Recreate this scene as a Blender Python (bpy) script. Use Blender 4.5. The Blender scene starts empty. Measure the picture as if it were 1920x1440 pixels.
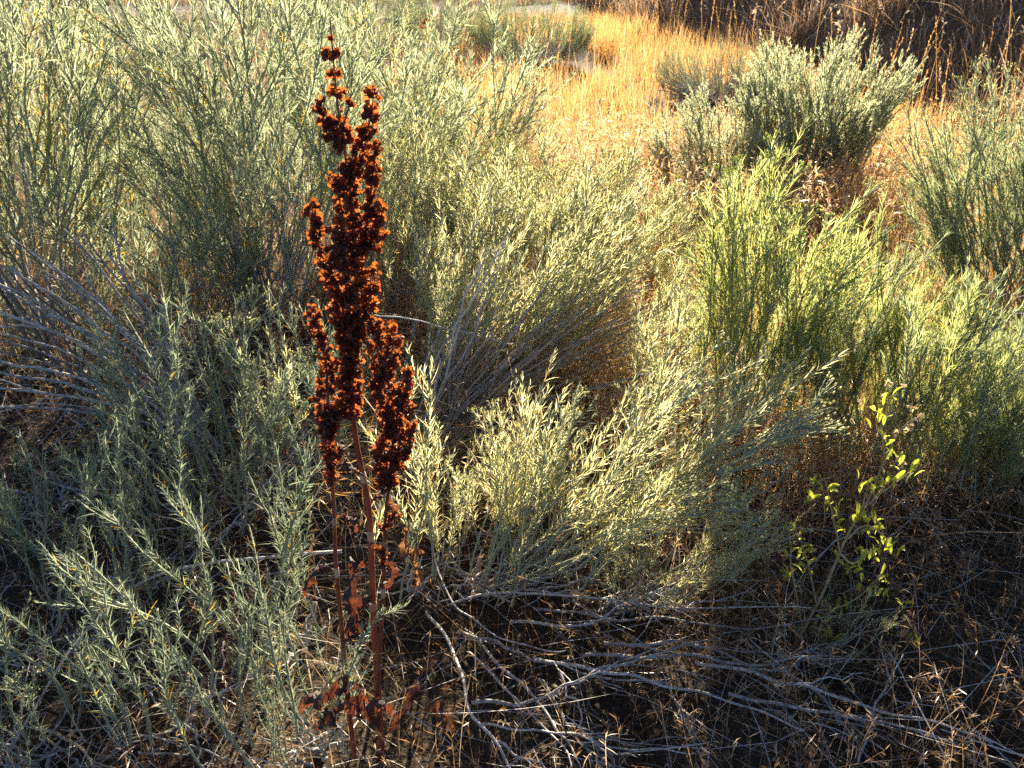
import bpy, math, random
import numpy as np
from mathutils import Vector, Matrix, Quaternion

rnd = random.Random(7)
rng = np.random.default_rng(7)
scene = bpy.context.scene
COL = scene.collection

# ------------------------------------------------------------------ camera, sky, sun, exposure
CAM_H, PITCH, VF = 1.55, math.radians(-29.0), math.radians(48.0)
TV = math.tan(VF / 2)
cam_d = bpy.data.cameras.new('camera')
cam = bpy.data.objects.new('camera', cam_d)
COL.objects.link(cam)
cam.location = (0, 0, CAM_H)
cam.rotation_euler = (math.pi / 2 + PITCH, 0, 0)
cam_d.sensor_fit = 'HORIZONTAL'
cam_d.sensor_width = 17.3
cam_d.angle_x = 2 * math.atan(TV * 4 / 3)
cam_d.clip_start, cam_d.clip_end = 0.02, 2000
cam_d.dof.use_dof = True
cam_d.dof.focus_distance = 1.55
cam_d.dof.aperture_fstop = 8.0
scene.camera = cam

SUN_EL, SUN_AZ = math.radians(23), math.radians(8)      # azimuth to the right of the view
world = bpy.data.worlds.new('World')
scene.world = world
world.use_nodes = True
wn = world.node_tree
bg = wn.nodes['Background']
sky = wn.nodes.new('ShaderNodeTexSky')
sky.sky_type = 'NISHITA'
sky.sun_disc = False
sky.sun_elevation = SUN_EL
sky.sun_rotation = SUN_AZ
sky.altitude = 2500
sky.air_density = 0.55
sky.dust_density = 0.4
wn.links.new(sky.outputs[0], bg.inputs[0])
bg.inputs[1].default_value = 0.05
sun_d = bpy.data.lights.new('sun', 'SUN')
sun = bpy.data.objects.new('sun', sun_d)
COL.objects.link(sun)
sun_d.energy = 5.0
sun_d.angle = math.radians(0.53)
sun_d.color = (1.0, 0.87, 0.66)
sdir = Vector((math.sin(SUN_AZ) * math.cos(SUN_EL), math.cos(SUN_AZ) * math.cos(SUN_EL), math.sin(SUN_EL)))
sun.rotation_euler = (-sdir).to_track_quat('-Z', 'Y').to_euler()
sun.location = sdir * 40
vs = scene.view_settings
vs.view_transform = 'Standard'
vs.look = 'None'
vs.exposure = 2.4
vs.gamma = 1.0
vs.use_curve_mapping = False
cy = scene.cycles
cy.max_bounces = 8
cy.diffuse_bounces = 2
cy.glossy_bounces = 2
cy.transmission_bounces = 4
cy.use_denoising = False

# ------------------------------------------------------------------ ground shape, pixel helpers
BANK_A = Vector((3.15, 6.6))
BANK_N = Vector((0.98, 0.20)).normalized()

def h_np(x, y):
    return (0.022 * np.sin(2.1 * x + 0.7 * y) + 0.018 * np.sin(1.3 * y - 1.7 * x + 1.0)
            + 0.010 * np.sin(5.1 * x + 4.3 * y)) * np.clip((y + 3) / 4, 0.3, 1)

def bank_np(x, y):
    s = (x - BANK_A.x) * BANK_N.x + (y - BANK_A.y) * BANK_N.y
    s = s + 0.15 * np.sin(0.55 * y + 0.4) + 0.12 * np.sin(1.9 * y + x)
    z = np.where(s < 0, 0.6 * s, 1.0 * s)
    z = np.where(s > 1.3, 1.3 + 0.12 * (s - 1.3), z)
    return np.clip(z, -0.4, 5.0) + 0.05 * np.sin(3.1 * x + 1.0) * np.sin(2.7 * y) * (s > 0.1)

def top_np(x, y):
    return np.maximum(h_np(x, y), bank_np(x, y))

def hz(x, y):
    return float(top_np(np.array([x]), np.array([y]))[0])

FW = Vector((0, math.cos(PITCH), math.sin(PITCH)))
UP = Vector((0, -math.sin(PITCH), math.cos(PITCH)))

def ray(px, py):
    return FW + Vector((1, 0, 0)) * ((px - 960) / 720 * TV) + UP * ((720 - py) / 720 * TV)

def P(px, py, Y):
    r = ray(px, py)
    return Vector((0, 0, CAM_H)) + r * (Y / r.y)

def G(px, py):
    r = ray(px, py)
    p = Vector((0, 0, CAM_H)) + r * (CAM_H / -r.z)
    p.z = hz(p.x, p.y)
    return p

def topz(py, Y):
    return P(960, py, Y).z

# ------------------------------------------------------------------ mesh building
class MB:
    def __init__(self):
        self.v, self.t, self.loops, self.tot, self.mi = [], [], [], [], []
        self.n = 0

    def add(self, verts, faces_by_size, mat=0, tint=None):
        verts = np.asarray(verts, dtype=np.float32).reshape(-1, 3)
        if tint is None:
            tint = np.tile(np.array([[0.5, 0, 0, 1]], np.float32), (len(verts), 1))
        self.v.append(verts)
        self.t.append(np.asarray(tint, np.float32))
        for f in faces_by_size:
            f = np.asarray(f, dtype=np.int32)
            if f.size == 0:
                continue
            self.loops.append((f + self.n).ravel())
            self.tot.append(np.full(len(f), f.shape[1], np.int32))
            self.mi.append(np.full(len(f), mat, np.int32))
        self.n += len(verts)

    def mesh(self, name, mats, smooth=True):
        me = bpy.data.meshes.new(name)
        v = np.concatenate(self.v)
        lo = np.concatenate(self.loops)
        to = np.concatenate(self.tot)
        st = np.concatenate([[0], np.cumsum(to)[:-1]]).astype(np.int32)
        me.vertices.add(len(v))
        me.vertices.foreach_set('co', v.ravel())
        me.loops.add(len(lo))
        me.loops.foreach_set('vertex_index', lo)
        me.polygons.add(len(to))
        me.polygons.foreach_set('loop_start', st)
        me.polygons.foreach_set('material_index', np.concatenate(self.mi))
        me.polygons.foreach_set('use_smooth', np.full(len(to), smooth))
        a = me.attributes.new('tint', 'FLOAT_COLOR', 'POINT')
        a.data.foreach_set('color', np.concatenate(self.t).ravel())
        for m in (mats if isinstance(mats, (list, tuple)) else [mats]):
            me.materials.append(m)
        me.update(calc_edges=True)
        return me

def norm(a):
    return a / np.maximum(np.linalg.norm(a, axis=-1, keepdims=True), 1e-9)

def blades(mb, base, dirs, bend, L, W, mat=0, segs=3, prof=None, tint=None, side=None):
    """flat narrow leaves: pos(t) = base + L (dir t + bend t^2)"""
    n = len(base)
    if n == 0:
        return
    L = np.broadcast_to(np.asarray(L, float), (n,))[:, None]
    W = np.broadcast_to(np.asarray(W, float), (n,))[:, None]
    if side is None:
        side = np.cross(dirs, rng.normal(size=(n, 3)))
    side = norm(side)
    if prof is None:
        prof = {2: (0.7, 1.0, 0), 3: (0.55, 1.0, 0.8, 0), 4: (0.6, 1, 0.95, 0.7, 0), 5: (0.8, 1, 1, .9, .65, 0)}[segs]
    ts = np.linspace(0, 1, segs + 1)
    V = np.zeros((n, 2 * segs + 1, 3))
    for k, t in enumerate(ts):
        c = base + L * (dirs * t + bend * t * t)
        if k < segs:
            V[:, 2 * k] = c - side * W * 0.5 * prof[k]
            V[:, 2 * k + 1] = c + side * W * 0.5 * prof[k]
        else:
            V[:, 2 * k] = c
    off = (np.arange(n) * (2 * segs + 1))[:, None]
    quads = np.concatenate([off + np.array([[2 * k, 2 * k + 1, 2 * k + 3, 2 * k + 2]]) for k in range(segs - 1)])
    k = segs - 1
    tris = off + np.array([[2 * k, 2 * k + 1, 2 * k + 2]])
    if tint is None:
        tint = np.zeros((n, 4))
        tint[:, 0] = rng.random(n)
        tint[:, 3] = 1
    mb.add(V.reshape(-1, 3), [quads, tris], mat, np.repeat(tint, 2 * segs + 1, axis=0))

def tube(mb, pts, rad, n=5, mat=0, tint=(0.5, 0, 0, 1), cap=True):
    pts = np.asarray([tuple(p) for p in pts], float)
    m = len(pts)
    rad = np.broadcast_to(np.asarray(rad, float), (m,))
    tan = norm(np.gradient(pts, axis=0))
    ref = np.array([0.31, 0.17, 0.93]) if abs(tan[0][2]) < 0.9 else np.array([0.9, 0.35, 0.1])
    a = norm(np.cross(tan, ref))
    b = np.cross(tan, a)
    ang = np.arange(n) * 2 * math.pi / n
    V = pts[:, None, :] + rad[:, None, None] * (a[:, None, :] * np.cos(ang)[None, :, None] + b[:, None, :] * np.sin(ang)[None, :, None])
    i = np.arange(m - 1)[:, None] * n
    j = np.arange(n)[None, :]
    j2 = (j + 1) % n
    q = np.stack([i + j, i + j2, i + n + j2, i + n + j], -1).reshape(-1, 4)
    faces = [q]
    if cap:
        faces.append(np.array([list(range((m - 1) * n, m * n))]))
    mb.add(V.reshape(-1, 3), faces, mat, np.tile(np.array([tint], np.float32), (m * n, 1)))

def crom(pts, per=6):
    p = [np.asarray(tuple(q), float) for q in pts]
    if len(p) == 2:
        return np.array([p[0] + (p[1] - p[0]) * t for t in np.linspace(0, 1, per + 1)])
    p = [2 * p[0] - p[1]] + p + [2 * p[-1] - p[-2]]
    out = []
    for k in range(1, len(p) - 2):
        for i in range(per):
            t = i / per
            a, b, c, d = p[k - 1], p[k], p[k + 1], p[k + 2]
            out.append(0.5 * (2 * b + (c - a) * t + (2 * a - 5 * b + 4 * c - d) * t * t + (3 * b - a - 3 * c + d) * t ** 3))
    out.append(p[-2])
    return np.array(out)

def wob(pts, amp, r):
    """gentle crookedness along a curve, ends fixed"""
    pts = np.array(pts, float)
    n = len(pts)
    w = np.sin(np.linspace(0, math.pi, n)) ** 0.5
    f = [r.uniform(3, 9) for _ in range(3)]
    ph = [r.uniform(0, 6.3) for _ in range(3)]
    t = np.linspace(0, 1, n)
    for c in range(3):
        pts[:, c] += amp * w * (np.sin(f[c] * t * 2 + ph[c]) + 0.5 * np.sin(f[c] * 4.3 * t + ph[c] * 2))
    return pts

# ------------------------------------------------------------------ objects
def link(name, data, parent=None, kind=None):
    o = bpy.data.objects.new(name, data)
    COL.objects.link(o)
    if parent is not None:
        o.parent = parent
    if kind:
        o['kind'] = kind
    return o

def tag(o, label, cat, group=None):
    o['label'] = label
    o['category'] = cat
    if group:
        o['group'] = group
    return o

def thing(name, loc, label, cat, group=None):
    o = bpy.data.objects.new(name, None)
    o.empty_display_size = 0.1
    COL.objects.link(o)
    o.location = loc
    return tag(o, label, cat, group)

# ------------------------------------------------------------------ materials
def nd(nt, t, **kw):
    n = nt.nodes.new(t)
    for k, v in kw.items():
        setattr(n, k, v)
    return n

def leaf_mat(name, diff, trans, alt=None, fac=0.45, gloss=0.03, rough=0.55, vary=0.5, bump=0.0):
    m = bpy.data.materials.new(name)
    m.use_nodes = True
    nt = m.node_tree
    nt.nodes.clear()
    out = nd(nt, 'ShaderNodeOutputMaterial')
    at = nd(nt, 'ShaderNodeAttribute', attribute_name='tint')
    sep = nd(nt, 'ShaderNodeSeparateColor')
    nt.links.new(at.outputs['Color'], sep.inputs[0])
    oi = nd(nt, 'ShaderNodeObjectInfo')
    ad = nd(nt, 'ShaderNodeMath', operation='MULTIPLY_ADD')
    nt.links.new(oi.outputs['Random'], ad.inputs[0])
    ad.inputs[1].default_value = 0.5
    nt.links.new(sep.outputs[0], ad.inputs[2])
    br = nd(nt, 'ShaderNodeMapRange')
    br.inputs['From Max'].default_value = 1.5
    br.inputs['To Min'].default_value = 1 - vary
    br.inputs['To Max'].default_value = 1 + vary
    nt.links.new(ad.outputs[0], br.inputs['Value'])
    alt = alt or (diff, trans)

    def shade(c0, c1):
        mx = nd(nt, 'ShaderNodeMix', data_type='RGBA')
        mx.inputs[6].default_value = (*c0, 1)
        mx.inputs[7].default_value = (*c1, 1)
        nt.links.new(sep.outputs[1], mx.inputs[0])
        mu = nd(nt, 'ShaderNodeVectorMath', operation='SCALE')
        nt.links.new(mx.outputs[2], mu.inputs[0])
        nt.links.new(br.outputs[0], mu.inputs['Scale'])
        return mu.outputs[0]
    d = nd(nt, 'ShaderNodeBsdfDiffuse')
    nt.links.new(shade(diff, alt[0]), d.inputs[0])
    t = nd(nt, 'ShaderNodeBsdfTranslucent')
    nt.links.new(shade(trans, alt[1]), t.inputs[0])
    ms = nd(nt, 'ShaderNodeMixShader')
    ms.inputs[0].default_value = fac
    nt.links.new(d.outputs[0], ms.inputs[1])
    nt.links.new(t.outputs[0], ms.inputs[2])
    g = nd(nt, 'ShaderNodeBsdfGlossy')
    g.inputs['Roughness'].default_value = rough
    g.inputs[0].default_value = (0.9, 0.9, 0.9, 1)
    m2 = nd(nt, 'ShaderNodeMixShader')
    m2.inputs[0].default_value = gloss
    nt.links.new(ms.outputs[0], m2.inputs[1])
    nt.links.new(g.outputs[0], m2.inputs[2])
    nt.links.new(m2.outputs[0], out.inputs[0])
    if bump:
        nz = nd(nt, 'ShaderNodeTexNoise')
        nz.inputs['Scale'].default_value = bump
        bp = nd(nt, 'ShaderNodeBump')
        bp.inputs['Strength'].default_value = 0.6
        bp.inputs['Distance'].default_value = 0.003
        nt.links.new(nz.outputs[0], bp.inputs['Height'])
        for s in (d, t, g):
            nt.links.new(bp.outputs[0], s.inputs['Normal'])
    return m

def bark_mat(name, c0, c1, scale=60, stretch=0.15, rough=0.75, spec=0.25):
    m = bpy.data.materials.new(name)
    m.use_nodes = True
    nt = m.node_tree
    b = nt.nodes['Principled BSDF']
    tc = nd(nt, 'ShaderNodeTexCoord')
    nz = nd(nt, 'ShaderNodeTexNoise')
    nz.inputs['Scale'].default_value = scale
    nz.inputs['Detail'].default_value = 5
    nt.links.new(tc.outputs['Object'], nz.inputs[0])
    oi = nd(nt, 'ShaderNodeObjectInfo')
    ad = nd(nt, 'ShaderNodeMath', operation='MULTIPLY_ADD')
    nt.links.new(oi.outputs['Random'], ad.inputs[0])
    ad.inputs[1].default_value = 0.3
    nt.links.new(nz.outputs[0], ad.inputs[2])
    rp = nd(nt, 'ShaderNodeValToRGB')
    rp.color_ramp.elements[0].position = 0.4
    rp.color_ramp.elements[1].position = 0.85
    rp.color_ramp.elements[0].color = (*c0, 1)
    rp.color_ramp.elements[1].color = (*c1, 1)
    nt.links.new(ad.outputs[0], rp.inputs[0])
    nt.links.new(rp.outputs[0], b.inputs['Base Color'])
    b.inputs['Roughness'].default_value = rough
    b.inputs['Specular IOR Level'].default_value = spec
    bp = nd(nt, 'ShaderNodeBump')
    bp.inputs['Strength'].default_value = 0.5
    bp.inputs['Distance'].default_value = 0.002
    nt.links.new(nz.outputs[0], bp.inputs['Height'])
    nt.links.new(bp.outputs[0], b.inputs['Normal'])
    return m

def soil_mat(name, c0, c1, c2, scale=3.0, bump=0.02):
    m = bpy.data.materials.new(name)
    m.use_nodes = True
    nt = m.node_tree
    b = nt.nodes['Principled BSDF']
    tc = nd(nt, 'ShaderNodeTexCoord')
    n1 = nd(nt, 'ShaderNodeTexNoise')
    n1.inputs['Scale'].default_value = scale
    n1.inputs['Detail'].default_value = 8
    n2 = nd(nt, 'ShaderNodeTexNoise')
    n2.inputs['Scale'].default_value = scale * 25
    n2.inputs['Detail'].default_value = 6
    for n in (n1, n2):
        nt.links.new(tc.outputs['Object'], n.inputs[0])
    r1 = nd(nt, 'ShaderNodeValToRGB')
    r1.color_ramp.elements[0].position = 0.35
    r1.color_ramp.elements[1].position = 0.65
    r1.color_ramp.elements[0].color = (*c0, 1)
    r1.color_ramp.elements[1].color = (*c1, 1)
    nt.links.new(n1.outputs[0], r1.inputs[0])
    r2 = nd(nt, 'ShaderNodeValToRGB')
    r2.color_ramp.elements[0].position = 0.45
    r2.color_ramp.elements[1].position = 0.7
    nt.links.new(n2.outputs[0], r2.inputs[0])
    mx = nd(nt, 'ShaderNodeMix', data_type='RGBA')
    nt.links.new(r2.outputs[0], mx.inputs[0])
    nt.links.new(r1.outputs[0], mx.inputs[6])
    mx.inputs[7].default_value = (*c2, 1)
    nt.links.new(mx.outputs[2], b.inputs['Base Color'])
    b.inputs['Roughness'].default_value = 0.95
    b.inputs['Specular IOR Level'].default_value = 0.1
    bp = nd(nt, 'ShaderNodeBump')
    bp.inputs['Distance'].default_value = bump
    nt.links.new(n2.outputs[0], bp.inputs['Height'])
    nt.links.new(bp.outputs[0], b.inputs['Normal'])
    return m

YEL = ((0.45, 0.28, 0.05), (0.75, 0.45, 0.04))
M = {}
M['silver'] = leaf_mat('silver_leaf', (0.25, 0.28, 0.21), (0.56, 0.62, 0.36), YEL, 0.52)
M['pale'] = leaf_mat('pale_leaf_lit', (0.42, 0.42, 0.27), (0.93, 0.87, 0.42), YEL, 0.62)  # pale leaf of the same species, lightened so the centre looks sunlit
M['grey'] = leaf_mat('silver_leaf_shaded', (0.125, 0.16, 0.125), (0.29, 0.35, 0.21), YEL, 0.48)  # silver leaf darkened: near-left shade put into the colour
M['green'] = leaf_mat('thread_leaf', (0.13, 0.18, 0.09), (0.62, 0.65, 0.21), YEL, 0.58)
M['blue'] = leaf_mat('bluish_leaf', (0.16, 0.21, 0.16), (0.42, 0.48, 0.22), YEL, 0.48)
M['sage'] = leaf_mat('sage_leaf', (0.27, 0.31, 0.23), (0.62, 0.64, 0.36), YEL, 0.5)
M['bud'] = leaf_mat('bud', (0.50, 0.51, 0.27), (0.82, 0.79, 0.36), YEL, 0.4)
M['budgreen'] = leaf_mat('green_bud', (0.34, 0.40, 0.12), (0.56, 0.62, 0.12), YEL, 0.4)
M['stemgreen'] = leaf_mat('young_stem', (0.30, 0.33, 0.22), (0.2, 0.22, 0.1), None, 0.1, vary=0.25)
M['greybark'] = bark_mat('grey_bark', (0.13, 0.115, 0.10), (0.52, 0.49, 0.46), 90)
M['brownbark'] = bark_mat('brown_bark', (0.07, 0.05, 0.035), (0.22, 0.17, 0.13))
M['tanbark'] = bark_mat('tan_bark', (0.20, 0.14, 0.09), (0.42, 0.32, 0.22))
M['rust'] = leaf_mat('rust_seed', (0.040, 0.013, 0.008), (0.44, 0.12, 0.022), None, 0.45, gloss=0.03, vary=0.45)
M['rustleaf'] = leaf_mat('rust_leaf', (0.042, 0.017, 0.011), (0.17, 0.045, 0.017), ((0.35, 0.2, 0.1), (0.7, 0.35, 0.12)), 0.4, gloss=0.06, vary=0.7, bump=150)
M['ruststem'] = bark_mat('rust_stem', (0.10, 0.022, 0.012), (0.26, 0.065, 0.03), 40, rough=0.5, spec=0.4)
M['node'] = bark_mat('stem_node', (0.28, 0.15, 0.08), (0.5, 0.32, 0.2), 80)
M['clover'] = leaf_mat('clover_leaf', (0.26, 0.34, 0.05), (0.76, 0.80, 0.07), YEL, 0.55, gloss=0.04, vary=0.5)
M['cloverstem'] = bark_mat('clover_stem', (0.24, 0.17, 0.08), (0.45, 0.36, 0.19), 60)
M['chaff'] = leaf_mat('dry_floret', (0.5, 0.40, 0.25), (0.7, 0.52, 0.3), None, 0.45)
M['gold'] = leaf_mat('golden_grass', (0.33, 0.20, 0.09), (0.58, 0.32, 0.10), ((0.55, 0.42, 0.26), (0.8, 0.6, 0.36)), 0.5, gloss=0.08, rough=0.4)
M['straw'] = leaf_mat('straw', (0.17, 0.115, 0.065), (0.38, 0.22, 0.095), ((0.40, 0.32, 0.21), (0.6, 0.45, 0.28)), 0.4, gloss=0.06, rough=0.4)
M['brush'] = leaf_mat('hill_grass', (0.30, 0.20, 0.12), (0.50, 0.31, 0.16), ((0.52, 0.44, 0.36), (0.5, 0.42, 0.32)), 0.4)
M['drybrown'] = leaf_mat('dead_leaf', (0.22, 0.13, 0.07), (0.42, 0.22, 0.08), None, 0.35)
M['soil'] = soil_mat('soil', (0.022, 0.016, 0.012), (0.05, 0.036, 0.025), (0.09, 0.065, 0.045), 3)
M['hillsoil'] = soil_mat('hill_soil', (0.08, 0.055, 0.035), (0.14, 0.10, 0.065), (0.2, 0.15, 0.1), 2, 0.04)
M['gravel'] = soil_mat('gravel', (0.09, 0.088, 0.095), (0.14, 0.138, 0.145), (0.19, 0.185, 0.19), 4, 0.01)

# ------------------------------------------------------------------ setting
def sheet(name, xs, ys, zf, mat):
    X, Y = np.meshgrid(xs, ys)
    Z = zf(X, Y)
    mb = MB()
    nx, ny = len(xs), len(ys)
    i = np.arange(ny - 1)[:, None] * nx + np.arange(nx - 1)[None, :]
    q = np.stack([i, i + 1, i + nx + 1, i + nx], -1).reshape(-1, 4)
    mb.add(np.stack([X, Y, Z], -1).reshape(-1, 3), [q])
    return link(name, mb.mesh(name, mat), kind='structure')

xs = np.concatenate([[-900, -300, -100, -40, -20], np.linspace(-10, 12, 150), [20, 40, 100, 300, 900]])
ys = np.concatenate([[-300, -100, -30, -10, -4], np.linspace(-1, 20, 150), [30, 60, 120, 300, 900]])
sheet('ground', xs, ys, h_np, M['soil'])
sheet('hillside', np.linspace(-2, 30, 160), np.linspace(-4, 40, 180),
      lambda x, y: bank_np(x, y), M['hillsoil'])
# gravel track far behind, and its dark far verge
mb = MB()
px_ = np.linspace(-30, 3.0, 60)
cyy = 15.6 + 0.02 * px_
V = []
for s in (-.9, -0.3, 0.3, .9):
    yy = cyy + s
    V.append(np.stack([px_, yy, h_np(px_, yy) + 0.02 - 0.004 * abs(s)], -1))
V = np.concatenate(V)
n = len(px_)
q = np.concatenate([np.stack([k * n + np.arange(n - 1), k * n + np.arange(1, n), (k + 1) * n + np.arange(1, n), (k + 1) * n + np.arange(n - 1)], -1) for k in range(3)])
mb.add(V, [q])
link('gravel_track', mb.mesh('gravel_track', M['gravel']), kind='structure')

# ------------------------------------------------------------------ sprigs (leafy shoots), built once per kind
def rot_about(axis, ang, v):
    return np.array(Quaternion(Vector(axis), ang) @ Vector(v))

def leafy(mb, pts, r, n, l0, l1, w, spread, t0=0.15, mat=0, yel=0.04, curl=0.25, segs=3):
    """narrow leaves spiralling up a curve"""
    pts = np.asarray(pts)
    m = len(pts)
    t = np.sort(np.array([r.uniform(t0, 1) ** 0.85 for _ in range(n)]))
    f = np.clip(t * (m - 1), 0, m - 1.001)
    i = f.astype(int)
    u = (f - i)[:, None]
    base = pts[i] * (1 - u) + pts[i + 1] * u
    tan = norm(pts[i + 1] - pts[i])
    ph = np.arange(n) * 2.4 + np.array([r.uniform(-.5, .5) for _ in range(n)])
    a = norm(np.cross(tan, [0.3, 0.9, 0.2]))
    b = np.cross(tan, a)
    out = a * np.cos(ph)[:, None] + b * np.sin(ph)[:, None]
    th = (.82 * spread * (1 - 0.5 * t) * np.array([r.uniform(.6, 1.3) for _ in range(n)]))[:, None]
    d = norm(tan * np.cos(th) + out * np.sin(th))
    bend = (out * np.array([r.gauss(0.05, curl) for _ in range(n)])[:, None]
            + np.array([[r.gauss(0, .12), r.gauss(0, .12), r.gauss(-0.02, .18)] for _ in range(n)]))
    L = (l0 + (l1 - l0) * t) * np.array([r.uniform(.65, 1.25) for _ in range(n)])
    tint = np.zeros((n, 4))
    tint[:, 0] = [r.random() for _ in range(n)]
    tint[:, 1] = [(1 if r.random() < yel * 2 * (1 - tt) else 0) for tt in t]
    tint[:, 3] = 1
    side = np.cross(d, out + 0.7 * np.array([[r.gauss(0, 1) for _ in range(3)] for _ in range(n)]))
    blades(mb, base, d, bend, L, w * np.array([r.uniform(.7, 1.25) for _ in range(n)]), mat, segs, tint=tint, side=side)

def buds(mb, p, d, r, n, size, mat):
    """a head of small upright buds"""
    n = int(n)
    d = np.asarray(d)
    for _ in range(n):
        o = np.array([r.gauss(0, 1), r.gauss(0, 1), r.gauss(0, .6)]) * size * 1.5
        ax = norm(d + 0.35 * np.array([r.gauss(0, 1), r.gauss(0, 1), r.gauss(0, 1)]))
        a = norm(np.cross(ax, [0.4, 0.5, 0.1]))
        b = np.cross(ax, a)
        c = np.asarray(p) + o
        l, w = size * r.uniform(1.2, 1.9), size * r.uniform(.35, .5)
        V = [c - ax * l * .5] + [c + ax * l * .1 + w * (a * math.cos(k * 2.094) + b * math.sin(k * 2.094)) for k in range(3)] + [c + ax * l * .5 + a * w * .4]
        F = [[0, 2, 1], [0, 3, 2], [0, 1, 3], [4, 1, 2], [4, 2, 3], [4, 3, 1]]
        mb.add(V, [F], mat, np.tile([[r.random(), 0, 0, 1]], (5, 1)))

def stem_curve(r, L, crook=0.05, n=9):
    bx, by = r.gauss(0, crook), r.gauss(0, crook)
    cx, cy_ = r.gauss(0, crook * .5), r.gauss(0, crook * .5)
    t = np.linspace(0, 1, n)
    return np.stack([L * (bx * t * t + cx * np.sin(t * 5)), L * (by * t * t + cy_ * np.sin(t * 4 + 1)), L * t], -1)

def make_sprig(seed, L, nleaf, l0, l1, w, leaf, stem, bud=None, spread=0.8, nbr=4, r0=0.0022, yel=0.04, t0=0.15,
               brl=(0.2, 0.4), budn=10, buds_size=0.004, crook=0.05, curl=0.25, bart=(0.35, 0.95)):
    r = random.Random(seed)
    nleaf, l0, l1, w, r0, buds_size = int(nleaf * 1.15), l0 * 1.15, l1 * 1.15, w * .72, r0 * 1.35, buds_size * 1.35
    mb = MB()
    p = stem_curve(r, L, crook)
    tube(mb, p, np.linspace(r0, r0 * .4, len(p)), 4, 1)
    leafy(mb, p, r, nleaf, l0, l1, w, spread, t0, 0, yel, curl)
    tips = [(p[-1], norm(p[-1] - p[-2]))]
    for k in range(nbr):
        t = r.uniform(*bart)
        i = min(int(t * (len(p) - 1)), len(p) - 2)
        b = p[i] + (p[i + 1] - p[i]) * r.random()
        tan = norm(p[i + 1] - p[i])
        ph = k * 2.4 + r.uniform(-.6, .6)
        o = np.array([math.cos(ph), math.sin(ph), 0])
        th = r.uniform(.35, .7)
        d = norm(tan * math.cos(th) + o * math.sin(th))
        bl = L * r.uniform(*brl) * (1.15 - 0.5 * t)
        tt = np.linspace(0, 1, 5)[:, None]
        q = b + d * bl * tt + (tan * .25 - o * .1) * bl * tt * tt
        tube(mb, q, np.linspace(r0 * .6, r0 * .3, 5), 3, 1)
        leafy(mb, q, r, max(6, int(nleaf * bl / L * 1.1)), l0 * .8, l1 * .8, w * .85, spread, 0.1, 0, yel * .5, curl)
        tips.append((q[-1], norm(q[-1] - q[-2])))
    mats = [M[leaf], M[stem]]
    if bud:
        mats.append(M[bud])
        for (tp, td) in tips:
            for k in range(4):
                ph = r.uniform(0, 6.28)
                o = np.array([math.cos(ph), math.sin(ph), 0.1])
                e = tp + (td * r.uniform(.2, 1) + o * .5) * buds_size * 5
                tube(mb, [tp - td * buds_size * 4, e], r0 * .25, 3, 1)
                buds(mb, e, td, r, budn / 4 + 1, buds_size, 2)
    return mb.mesh('sprig', mats)

SP = {}
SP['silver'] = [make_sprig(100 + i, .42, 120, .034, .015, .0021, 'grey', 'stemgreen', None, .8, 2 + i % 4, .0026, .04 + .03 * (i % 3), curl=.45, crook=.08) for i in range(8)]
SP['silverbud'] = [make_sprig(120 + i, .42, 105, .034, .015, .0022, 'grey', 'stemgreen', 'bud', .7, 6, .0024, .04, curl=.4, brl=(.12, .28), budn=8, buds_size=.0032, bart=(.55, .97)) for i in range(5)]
SP['pale'] = [make_sprig(140 + i, .45, 80, .046, .020, .0023, 'pale', 'stemgreen', 'bud', .62, 7, .0025, .05, t0=.3, brl=(.15, .36), budn=12, buds_size=.0038, bart=(.5, .97)) for i in range(7)]
SP['palebare'] = [make_sprig(160 + i, .45, 70, .050, .020, .0023, 'pale', 'stemgreen', None, .65, 4, .0024, .08, t0=.25) for i in range(5)]
SP['green'] = [make_sprig(180 + i, .42, 120, .052, .028, .0019, 'green', 'stemgreen', 'budgreen', .55, 5, .002, .07, t0=.2, brl=(.2, .4), budn=8, buds_size=.0034) for i in range(7)]
SP['greenbare'] = [make_sprig(200 + i, .42, 130, .050, .028, .0020, 'green', 'stemgreen', None, .6, 5, .002, .05) for i in range(5)]
SP['blue'] = [make_sprig(220 + i, .45, 130, .045, .025, .0024, 'blue', 'stemgreen', None, .5, 6, .0023, .02) for i in range(5)]
SP['bluebud'] = [make_sprig(240 + i, .45, 110, .045, .024, .0024, 'blue', 'stemgreen', 'bud', .5, 6, .0023, .03, budn=10, buds_size=.004) for i in range(4)]
SP['big'] = [make_sprig(260 + i, .55, 95, .060, .030, .0032, 'silver', 'stemgreen', 'bud', .75, 8, .003, .06, t0=.12, brl=(.2, .45), budn=7, buds_size=.004, crook=.08) for i in range(7)]
SP['bigyel'] = [make_sprig(280 + i, .5, 90, .060, .030, .0034, 'silver', 'stemgreen', None, .9, 6, .003, .28, t0=.1, brl=(.2, .45), crook=.09) for i in range(4)]
SP['sage'] = [make_sprig(300 + i, .40, 170, .022, .014, .0042, 'sage', 'stemgreen', None, .6, 9, .0022, .0, t0=.15, brl=(.18, .4), bart=(.25, .95)) for i in range(7)]
SP['drytwig'] = [make_sprig(320 + i, .40, 40, .025, .012, .003, 'drybrown', 'brownbark', None, .9, 9, .002, .0, brl=(.25, .5), bart=(.2, .95), crook=.1) for i in range(4)]

# ------------------------------------------------------------------ shrubs
def orient(d, roll):
    q = Vector(d).normalized().to_track_quat('Z', 'Y')
    return (q @ Quaternion((0, 0, 1), roll)).to_matrix().to_4x4()

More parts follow.
